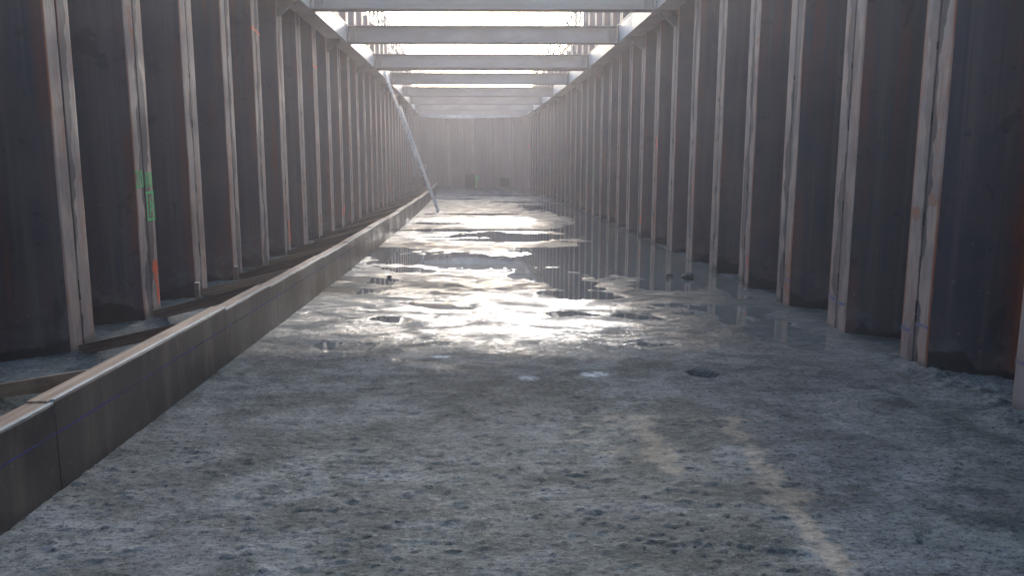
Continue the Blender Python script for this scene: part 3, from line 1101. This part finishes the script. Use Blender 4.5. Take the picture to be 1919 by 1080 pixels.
# equipment box with a pale hose slung above it, far left corner
bx = (-3.05 + off(44.5), 44.6)
root = empty('equipment_box', (bx[0], bx[1], 0))
tag(root, 'dark equipment box behind the ladder near the far left corner', 'box')
bm = bmesh.new()
add_box(bm, (0, 0, 0.45), (0.55, 0.5, 0.80), bevel=0.03)
obj('housing', bm, M['dark_plate'], root)
bm = bmesh.new()
add_box(bm, (0, 0, 0.868), (0.58, 0.53, 0.03), bevel=0.008)
obj('lid', bm, M['bracket'], root)
bm = bmesh.new()
for sx in (-1, 1):
    add_box(bm, (sx * 0.2, 0, 0.025), (0.06, 0.5, 0.05))
obj('skid', bm, M['black_plastic'], root)
cu = bpy.data.curves.new('slung_hose', 'CURVE')
cu.dimensions = '3D'
cu.bevel_depth = 0.018
sp = cu.splines.new('BEZIER')
pts = [(-0.24, 1.0, 0.9), (-0.2, 0.6, 1.95), (-0.12, 0.3, 1.5), (0.10, 0.2, 1.30), (0.34, 0.1, 1.50), (0.30, 0.0, 1.05), (0.2, -0.1, 0.90)]
pts = [(x, y * 0.15, z) for x, y, z in pts]
sp.bezier_points.add(len(pts) - 1)
for p, c in zip(sp.bezier_points, pts):
    p.co = c
    p.handle_left_type = p.handle_right_type = 'AUTO'
tmp = bpy.data.objects.new('tmp', cu)
link(tmp)
dg = bpy.context.evaluated_depsgraph_get()
me = bpy.data.meshes.new_from_object(tmp.evaluated_get(dg))
bpy.data.objects.remove(tmp)
hose = bpy.data.objects.new('hose', me)
me.materials.clear()
me.materials.append(M['hose'])
hose.location = (bx[0], bx[1] + 0.02, 0)
link(hose)
tag(hose, 'pale looped hose hanging over the dark box in the far left corner', 'hose')

# ------------------------------------------------------------------ guard rails on top of the walls
gG = 'tubular guard rails on the wall tops'


def guard_rail(sgn, y0, y1, label, zt, seed, kick=False):
    rng = random.Random(seed)
    s = sgn * 3.55
    ym = (y0 + y1) / 2
    root = empty('guard_rail', (s + off(ym), ym, zt), tang(ym))
    tag(root, label, 'guard rail', gG)
    L = y1 - y0
    n = 2
    for j in range(n + 1):
        t = -L / 2 + 0.06 + (L - 0.12) * j / n
        bm = bmesh.new()
        lean = rng.uniform(-0.05, 0.05)
        add_tube(bm, (0, t, -0.35), (sgn * 0.02 + lean * 0.5, t + lean, 1.12), 0.033, 8)
        obj('post', bm, M['galv'], root)
    for hgt in (0.52, 1.05):
        bm = bmesh.new()
        a = rng.uniform(-0.04, 0.04)
        add_tube(bm, (-sgn * 0.05, -L / 2 - 0.1, hgt + a), (-sgn * 0.05, L / 2 + 0.1, hgt - a * 0.6), 0.033, 8)
        obj('rail', bm, M['galv'], root)
    if kick:
        bm = bmesh.new()
        add_tube(bm, (sgn * 0.03, -L / 2 + 0.15, 0.02), (sgn * 0.03, L / 2 - 0.15, 1.0), 0.03, 8)
        obj('diagonal', bm, M['galv'], root)
    bm = bmesh.new()
    add_box(bm, (-sgn * 0.05, 0, 0.10), (0.025, L - 0.08, 0.15))
    obj('toe_board', bm, M['timber'], root)


k = 0
y = 24.4
while y < 46.5:
    guard_rail(-1, y, y + 2.35, 'thin tubular guard rail above the left wall, %s behind the struts' % ordinal(k + 1), TOPZ, 100 + k, kick=(k % 2 == 0))
    k += 1
    y += 2.4
k = 0
y = 27.9
while y < 46.5:
    guard_rail(1, y, y + 2.35, 'thin tubular guard rail above the right wall, %s behind the struts' % ordinal(k + 1), TOPZ, 200 + k, kick=(k % 3 == 1))
    k += 1
    y += 2.4

# ------------------------------------------------------------------ bare trees beyond the end of the trench
def tree(x, y, H, seed, label, spread=0.5):
    rng = random.Random(seed)
    root = empty('bare_tree', (x, y, GZ))
    tag(root, label, 'tree', 'bare trees beyond the end of the trench')
    bt = bmesh.new()
    bb = bmesh.new()

    def grow(p, d, L, r, depth, bm):
        n = 3
        for q in range(n):
            d2 = (d + Vector((rng.uniform(-1, 1), rng.uniform(-1, 1), rng.uniform(-0.3, 0.7))) * 0.12).normalized()
            p2 = p + d2 * (L / n)
            r2 = r * 0.86
            add_tube(bm, p, p2, r, 5 if depth > 1 else 8, r2)
            if depth < 4 and (q > 0 or depth > 0):
                for _ in range(2 if depth < 3 else 2):
                    a = rng.uniform(0, 2 * math.pi)
                    sd = Vector((math.cos(a), math.sin(a), rng.uniform(0.2, 0.9))).normalized()
                    dn = (d2 * (1 - spread) + sd * spread).normalized()
                    grow(p2, dn, L * rng.uniform(0.5, 0.68), r2 * 0.55, depth + 1, bb)
            p, d, r = p2, d2, r2
    grow(Vector((0, 0, 0)), Vector((0, 0, 1)), H * 0.60, 0.24, 0, bt)
    obj('trunk', bt, M['bark'], root)
    obj('crown', bb, M['bark'], root)


for n, (x, y, H, lb) in enumerate([(-17.2, 78, 8.0, 'bare branching tree, leftmost of the group above the far struts'),
                                   (-14.2, 82, 7.2, 'bare branching tree, second from left above the far struts'),
                                   (-11.6, 80, 7.6, 'bare branching tree, third from left above the far struts'),
                                   (-9.3, 84, 6.6, 'bare branching tree, rightmost of the left group above the far struts'),
                                   (5.6, 88, 7.4, 'bare branching tree behind the guard rails on the right')]):
    tree(x, y, H, 40 + n, lb)

# ------------------------------------------------------------------ floor, water, ground
def vnoise(x, y, seed=0):
    xi = np.floor(x).astype(np.int64)
    yi = np.floor(y).astype(np.int64)
    xf = x - xi
    yf = y - yi

    def hsh(a, b_):
        n = (a * 374761393 + b_ * 668265263 + seed * 974711) & 0xFFFFFFFF
        n = ((n ^ (n >> 13)) * 1274126177) & 0xFFFFFFFF
        return ((n ^ (n >> 16)) & 0xFFFF) / 65535.0
    u = xf * xf * (3 - 2 * xf)
    v = yf * yf * (3 - 2 * yf)
    return (hsh(xi, yi) * (1 - u) + hsh(xi + 1, yi) * u) * (1 - v) + (hsh(xi, yi + 1) * (1 - u) + hsh(xi + 1, yi + 1) * u) * v


def fbm(x, y, sc, oct_=4, seed=0, gain=0.5):
    s = np.zeros_like(x)
    a = 1.0
    t = 0.0
    for o in range(oct_):
        s += a * vnoise(x * sc + 17.3 * o, y * sc - 9.1 * o, seed + o)
        t += a
        a *= gain
        sc *= 2.03
    return s / t - 0.5


def sstep(a, b_, x):
    t = np.clip((x - a) / (b_ - a), 0, 1)
    return t * t * (3 - 2 * t)


POOLS = [  # s, Y, rs, rY, depth (m)
    (0.1, 13.0, 2.1, 0.95, 0.020), (1.0, 11.2, 0.55, 1.0, 0.022), (2.7, 13.1, 1.25, 2.3, 0.022), (3.2, 10.6, 0.6, 0.9, 0.014),
    (-1.8, 14.7, 0.55, 0.5, 0.016), (0.75, 17.5, 1.25, 0.85, 0.020), (1.0, 19.2, 2.4, 0.25, 0.014), (2.9, 18.0, 0.9, 3.0, 0.016),
    (3.1, 23.5, 0.6, 3.5, 0.016), (1.1, 9.65, 0.42, 0.28, 0.020), (2.35, 10.3, 0.5, 0.32, 0.018), (0.9, 8.37, 0.25, 0.16, 0.020),
    (1.55, 8.2, 0.35, 0.16, 0.014), (-0.95, 8.08, 0.17, 0.13, 0.045), (-0.47, 8.82, 0.30, 0.13, 0.020), (-1.3, 6.83, 0.30, 0.20, 0.014),
    (1.5, 6.95, 0.28, 0.12, 0.014), (2.85, 7.55, 0.40, 0.75, 0.020), (2.5, 8.6, 0.5, 0.35, 0.012), (-1.14, 11.9, 0.30, 0.22, 0.014),
    (-1.65, 10.86, 0.42, 0.30, 0.014), (-0.7, 9.0, 0.35, 0.10, 0.012), (-1.7, 9.9, 0.3, 0.3, 0.010), (-1.2, 21.2, 0.6, 0.35, 0.016),
    (2.3, 14.6, 1.5, 0.8, 0.020), (2.3, 12.0, 0.9, 1.2, 0.020), (1.6, 13.0, 0.8, 0.9, 0.02), (-1.7, 13.7, 0.5, 0.35, 0.016), (0.4, 16.6, 1.0, 0.3, 0.014), (-1.0, 19.0, 0.9, 0.3, 0.014),
    (2.6, 28.5, 1.0, 2.2, 0.014), (1.9, 33.0, 1.6, 0.7, 0.012), (-0.6, 36.0, 1.2, 0.5, 0.012), (1.0, 40.0, 2.0, 0.8, 0.012), (0.2, 25.2, 0.9, 0.4, 0.012),
]


def floor_fields(s, Y):
    n1 = fbm(s, Y, 0.75, 4, 1)
    n2 = fbm(s, Y, 3.0, 4, 7)
    n3 = fbm(s, Y, 11.0, 3, 13)
    n4 = fbm(s, Y, 34.0, 2, 23)
    far = sstep(6.2, 9.0, Y)
    vfar = sstep(14.0, 20.0, Y)
    h = 0.014 * (1 - far) + 0.0060 * far - 0.0012 * vfar
    h += n1 * (0.020 * (1 - far) + 0.018 * far) + n2 * (0.008 * (1 - far) + 0.012 * far * (1 - 0.35 * vfar)) \
        + n3 * (0.006 * (1 - far) + 0.005 * far * (1 - 0.5 * vfar)) + n4 * (0.004 * (1 - far) + 0.0016 * far)
    # pits and crumbs in the nearer, drier concrete
    pit = sstep(0.17, 0.28, fbm(s, Y * 1.6, 17.0, 3, 31)) * sstep(-0.05, 0.12, fbm(s, Y, 1.7, 3, 33))
    h -= 0.007 * pit * (1 - 0.8 * far)
    h += 0.008 * sstep(0.16, 0.28, fbm(s, Y * 1.7, 21.0, 3, 37)) * (1 - 0.85 * far)
    # the right hand gutter lies lower
    h -= 0.005 * sstep(2.3, 3.0, s) * sstep(6.6, 7.4, Y)
    wob = fbm(s, Y, 2.2, 5, 41) * 2.4 + fbm(s, Y, 12, 2, 43) * 0.3
    for (ps, pY, rs, rY, dp) in POOLS:
        rows_ = np.where(np.abs(Y[:, 0] - pY) < 1.8 * rY + 0.3)[0]
        if len(rows_) == 0:
            continue
        sl = slice(rows_[0], rows_[-1] + 1)
        s_, Y_ = s[sl], Y[sl]
        k_ = 1.0 / max(0.35, min(rs, 1.2))
        wx = fbm(s_, Y_, 1.1 * k_, 4, 71) * 1.5
        wy_ = fbm(s_, Y_, 1.4 * k_, 4, 83) * 1.3
        r = 0.86 * np.sqrt(((s_ - ps) / rs + wx) ** 2 + ((Y_ - pY) / rY + wy_ + 0.35 * (s_ - ps) / rs) ** 2) + fbm(s_, Y_, 9.0, 3, 91) * 0.5
        h[sl] -= dp * (1 - sstep(0.60, 1.15, r))
    # footprint like hole in the foreground and its raised lip
    r = np.sqrt(((s - 1.70) / 0.125) ** 2 + ((Y - 5.87) / 0.12) ** 2) + wob * 0.10
    h -= 0.110 * (1 - sstep(0.55, 1.0, r))
    h += 0.012 * np.exp(-((r - 1.2) / 0.25) ** 2)
    r = np.sqrt(((s - 1.28) / 0.16) ** 2 + ((Y - 3.02) / 0.10) ** 2) + wob * 0.4
    h -= 0.012 * (1 - sstep(0.5, 1.0, r))
    # piled up crumbs along the right wall foot
    h += 0.030 * sstep(3.15, 3.45, s) * (1 - sstep(5.8, 7.0, Y)) * (0.6 + 1.6 * np.abs(n3 * 2))
    h += 0.02 * sstep(-2.9, -3.5, s) * (0.5 + 2 * np.abs(n3))
    wet = sstep(6.0, 7.6, Y + n1 * 1.6 + n2 * 1.2) 
    wet = np.maximum(wet, sstep(2.3, 3.1, s) * sstep(5.6, 6.8, Y) * 0.9)
    wet = wet * (1 - 0.75 * sstep(-2.1, -2.3, s))
    # sunlight painted into the floor colour: two broken bands running away from the lens and the loose patch between them
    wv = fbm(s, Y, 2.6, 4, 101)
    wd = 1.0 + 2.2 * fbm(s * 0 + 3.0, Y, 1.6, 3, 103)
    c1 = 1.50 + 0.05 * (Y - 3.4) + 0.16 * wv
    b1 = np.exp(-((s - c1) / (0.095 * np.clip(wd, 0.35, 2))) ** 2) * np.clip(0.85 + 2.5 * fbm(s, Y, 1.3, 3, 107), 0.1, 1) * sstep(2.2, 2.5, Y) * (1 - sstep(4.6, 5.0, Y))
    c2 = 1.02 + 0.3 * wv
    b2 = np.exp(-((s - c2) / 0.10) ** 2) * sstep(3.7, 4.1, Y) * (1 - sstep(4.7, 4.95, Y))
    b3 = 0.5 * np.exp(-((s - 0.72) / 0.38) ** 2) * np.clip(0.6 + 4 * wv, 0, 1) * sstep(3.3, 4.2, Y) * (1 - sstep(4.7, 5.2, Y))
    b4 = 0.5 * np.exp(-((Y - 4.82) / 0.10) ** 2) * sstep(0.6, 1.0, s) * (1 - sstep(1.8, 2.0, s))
    sand = np.clip(b1 + b2 + b3 + b4 + 0.25 * sstep(0.10, 0.28, fbm(s, Y, 0.9, 3, 61)) * (1 - far), 0, 1)  # sand holds the painted sun patches
    pale = np.zeros_like(s)
    for (ps, pY, rs, rY) in ((0.86, 5.88, 0.10, 0.08), (-0.32, 6.42, 0.14, 0.05), (0.35, 5.74, 0.09, 0.08)):
        r = np.sqrt(((s - ps) / rs) ** 2 + ((Y - pY) / rY) ** 2) + wob * 0.5
        pale = np.maximum(pale, 1 - sstep(0.5, 1.1, r))
    film = sstep(13.0, 26.0, Y)
    return h, wet, sand, pale, film


def grid_object(name, S, Ys, mat, fields=True, zconst=None):
    nc, nr = len(S), len(Ys)
    SS, YY = np.meshgrid(S, Ys)
    offY = np.where(YY > -12.99, -0.0006 * (YY + 12.99) ** 2, 0.0)
    if fields:
        h, wet, sand, pale, film = floor_fields(SS, YY)
    else:
        h = np.full_like(SS, zconst)
    co = np.stack([SS + offY, YY, h], axis=-1).reshape(-1, 3).astype(np.float32)
    me = bpy.data.meshes.new(name)
    me.vertices.add(nc * nr)
    me.vertices.foreach_set('co', co.ravel())
    idx = np.arange(nc * nr).reshape(nr, nc)
    q = np.stack([idx[:-1, :-1], idx[:-1, 1:], idx[1:, 1:], idx[1:, :-1]], axis=-1).reshape(-1, 4)
    nf = len(q)
    me.loops.add(nf * 4)
    me.loops.foreach_set('vertex_index', q.ravel().astype(np.int32))
    me.polygons.add(nf)
    me.polygons.foreach_set('loop_start', (np.arange(nf) * 4).astype(np.int32))
    me.polygons.foreach_set('use_smooth', np.ones(nf, dtype=bool))
    me.update(calc_edges=True)
    if fields:
        for nm, arr in (('wet', wet), ('sand', sand), ('pale', pale), ('film', film)):  # 'sand' carries the painted sun patches
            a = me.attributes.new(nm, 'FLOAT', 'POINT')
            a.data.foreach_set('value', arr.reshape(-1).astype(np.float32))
    me.validate()
    me.materials.append(mat)
    o = bpy.data.objects.new(name, me)
    return link(o)


Sg = np.arange(-4.0, 4.0001, 0.0165)
yy = [-13.0]
while yy[-1] < 1.5:
    yy.append(yy[-1] + 0.12)
yy[-1] = 1.5
while yy[-1] < 51.5:
    yy.append(yy[-1] + max(0.009, 0.0042 * yy[-1]))
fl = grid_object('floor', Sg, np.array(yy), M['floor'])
tag(fl, kind='structure')
wy = np.linspace(6.4, 49.0, 60)
wt = grid_object('water', np.array([-3.3, -1.7, 0.0, 1.7, 3.44]), wy, M['water'], False, -0.0005)
tag(wt, kind='structure')

# ground outside: one sheet with the trench cut out of it
bm = bmesh.new()
G = 500.0
ysg = [-G, -13.9] + [-12.0 + 4 * k for k in range(15)] + [48.3, c0.y + 0.62, G]
xo = 3.925


def edge_x(sg, Y):
    Yc = min(max(Y, -12.9), 49)
    return sg * xo + off(Yc)


rows = []
for Y in ysg:
    if abs(Y - (c0.y + 0.62)) < 1e-6:
        rows.append([bm.verts.new((-G, Y, GZ)), bm.verts.new((c0.x - 0.3, Y, GZ)), bm.verts.new((c1.x + 0.3, Y, GZ)), bm.verts.new((G, Y, GZ))])
        continue
    rows.append([bm.verts.new((-G, Y, GZ)), bm.verts.new((edge_x(-1, Y), Y, GZ)), bm.verts.new((edge_x(1, Y), Y, GZ)), bm.verts.new((G, Y, GZ))])
for n in range(len(ysg) - 1):
    r0, r1 = rows[n], rows[n + 1]
    bm.faces.new((r0[0], r0[1], r1[1], r1[0]))
    bm.faces.new((r0[2], r0[3], r1[3], r1[2]))
    if n == 0 or n == len(ysg) - 2:
        bm.faces.new((r0[1], r0[2], r1[2], r1[1]))
low = {}


def lowv(v):
    if v not in low:
        low[v] = bm.verts.new((v.co.x, v.co.y, -0.6))
    return low[v]


inner = rows[1:-1]
loopv = [r[1] for r in inner] + [r[2] for r in inner[::-1]]
for n in range(len(loopv)):
    a, b_ = loopv[n], loopv[(n + 1) % len(loopv)]
    bm.faces.new((a, b_, lowv(b_), lowv(a)))
gr = obj('ground', bm, M['ground'])
tag(gr, kind='structure')

# ------------------------------------------------------------------ clods and lumps of dried mortar
def clod(s_, Y, r, label, seed, flat=0.55):
    rng = random.Random(seed)
    bm = bmesh.new()
    bmesh.ops.create_icosphere(bm, subdivisions=2, radius=r)
    ph = [rng.uniform(0, 6) for _ in range(6)]
    for v in bm.verts:
        n_ = v.co.normalized()
        k_ = 1 + 0.22 * math.sin(5 * n_.x + ph[0]) * math.sin(4 * n_.y + ph[1]) + 0.14 * math.sin(9 * n_.z + ph[2] + 6 * n_.x) + rng.uniform(-0.07, 0.07)
        v.co = Vector((v.co.x * k_ * 1.25, v.co.y * k_, v.co.z * k_ * flat))
    o = obj('mortar_clod', bm, M['clod'], None, (s_ + off(Y), Y, r * flat * 0.45 + 0.012), rng.uniform(0, 3))
    tag(o, label, 'clod', 'lumps of mortar on the floor')


clod(2.62, 11.15, 0.055, 'small dark lump in the pool by right wall, left of the pair', 1)
clod(2.86, 11.05, 0.085, 'larger dark lump in the pool by right wall, right of the pair', 2)
clod(-1.33, 11.05, 0.035, 'tiny dark lump alone on the bright wet floor left of centre', 3)
clod(2.75, 3.6, 0.020, 'small lump near lower right corner of the floor', 4)
clod(3.40, 4.92, 0.050, 'lump of mortar at the foot of nearest right pile, upper one', 5)
clod(3.33, 4.72, 0.040, 'lump of mortar at the foot of nearest right pile, lower one', 6)

# ------------------------------------------------------------------ haze
HAZE = 0.0038
bm = bmesh.new()
add_box(bm, (0, 0, 9.0), (1040, 1040, 22.0))
m = bpy.data.materials.new('haze')
m.use_nodes = True
nt = m.node_tree
nt.nodes.clear()
out = nt.nodes.new('ShaderNodeOutputMaterial')
vol = nt.nodes.new('ShaderNodeVolumePrincipled')
vol.inputs['Color'].default_value = (0.95, 0.91, 0.96, 1)
vol.inputs['Density'].default_value = HAZE
vol.inputs['Anisotropy'].default_value = 0.68
nt.links.new(vol.outputs[0], out.inputs['Volume'])
hz = obj('haze', bm, m)
tag(hz, kind='stuff')

# ------------------------------------------------------------------ light
SUN_EL, SUN_AZ = 14.0, 2.0      # azimuth measured from +Y towards +X
world = bpy.data.worlds.new('World')
scene.world = world
world.use_nodes = True
nt = world.node_tree
nt.nodes.clear()
wo = nt.nodes.new('ShaderNodeOutputWorld')
bg = nt.nodes.new('ShaderNodeBackground')
sky = nt.nodes.new('ShaderNodeTexSky')
sky.sky_type = 'NISHITA'
sky.sun_disc = False
sky.sun_elevation = R(SUN_EL)
sky.sun_rotation = R(SUN_AZ)
sky.air_density = 1.0
sky.dust_density = 1.3
sky.ozone_density = 1.0
bg.inputs['Strength'].default_value = 0.15
nt.links.new(sky.outputs[0], bg.inputs[0])
nt.links.new(bg.outputs[0], wo.inputs[0])

sun = bpy.data.lights.new('sun', 'SUN')
sun.energy = 0.6
sun.angle = R(1.5)
sun.color = (1.0, 0.97, 0.94)
so = bpy.data.objects.new('sun', sun)
link(so)
el, az = R(SUN_EL), R(SUN_AZ)
tosun = Vector((math.sin(az) * math.cos(el), math.cos(az) * math.cos(el), math.sin(el)))
so.rotation_euler = tosun.to_track_quat('Z', 'Y').to_euler()
so.location = (0, 20, 30)

# ------------------------------------------------------------------ camera
f, pitch, roll, yaw = 1490.84, 0.15619, 0.00153, 0.00376
cam = bpy.data.cameras.new('camera')
cam.sensor_width = 36
cam.lens = f / 1919 * 36
cam.clip_start = 0.05
cam.clip_end = 3000
co_ = bpy.data.objects.new('camera', cam)
link(co_)
right0 = Vector((math.cos(yaw), -math.sin(yaw), 0))
fwdh = Vector((math.sin(yaw), math.cos(yaw), 0))
Zv = Vector((0, 0, 1))
fwd = fwdh * math.cos(pitch) - Zv * math.sin(pitch)
up0 = fwdh * math.sin(pitch) + Zv * math.cos(pitch)
rt = right0 * math.cos(roll) + up0 * math.sin(roll)
up = up0 * math.cos(roll) - right0 * math.sin(roll)
mw = Matrix((rt, up, -fwd)).transposed().to_4x4()
mw.translation = Vector((0, 0, CAM_H))
co_.matrix_world = mw
scene.camera = co_

# ------------------------------------------------------------------ render settings
scene.render.engine = 'CYCLES'
scene.view_settings.view_transform = 'Standard'
scene.view_settings.look = 'None'
scene.view_settings.exposure = 2.3
scene.view_settings.gamma = 1.0
scene.cycles.use_denoising = True
scene.cycles.denoising_input_passes = 'RGB_ALBEDO_NORMAL'
scene.cycles.denoising_prefilter = 'ACCURATE'
scene.cycles.max_bounces = 8
scene.cycles.diffuse_bounces = 4
scene.cycles.glossy_bounces = 4
scene.cycles.volume_bounces = 1
scene.cycles.sample_clamp_indirect = 6.0
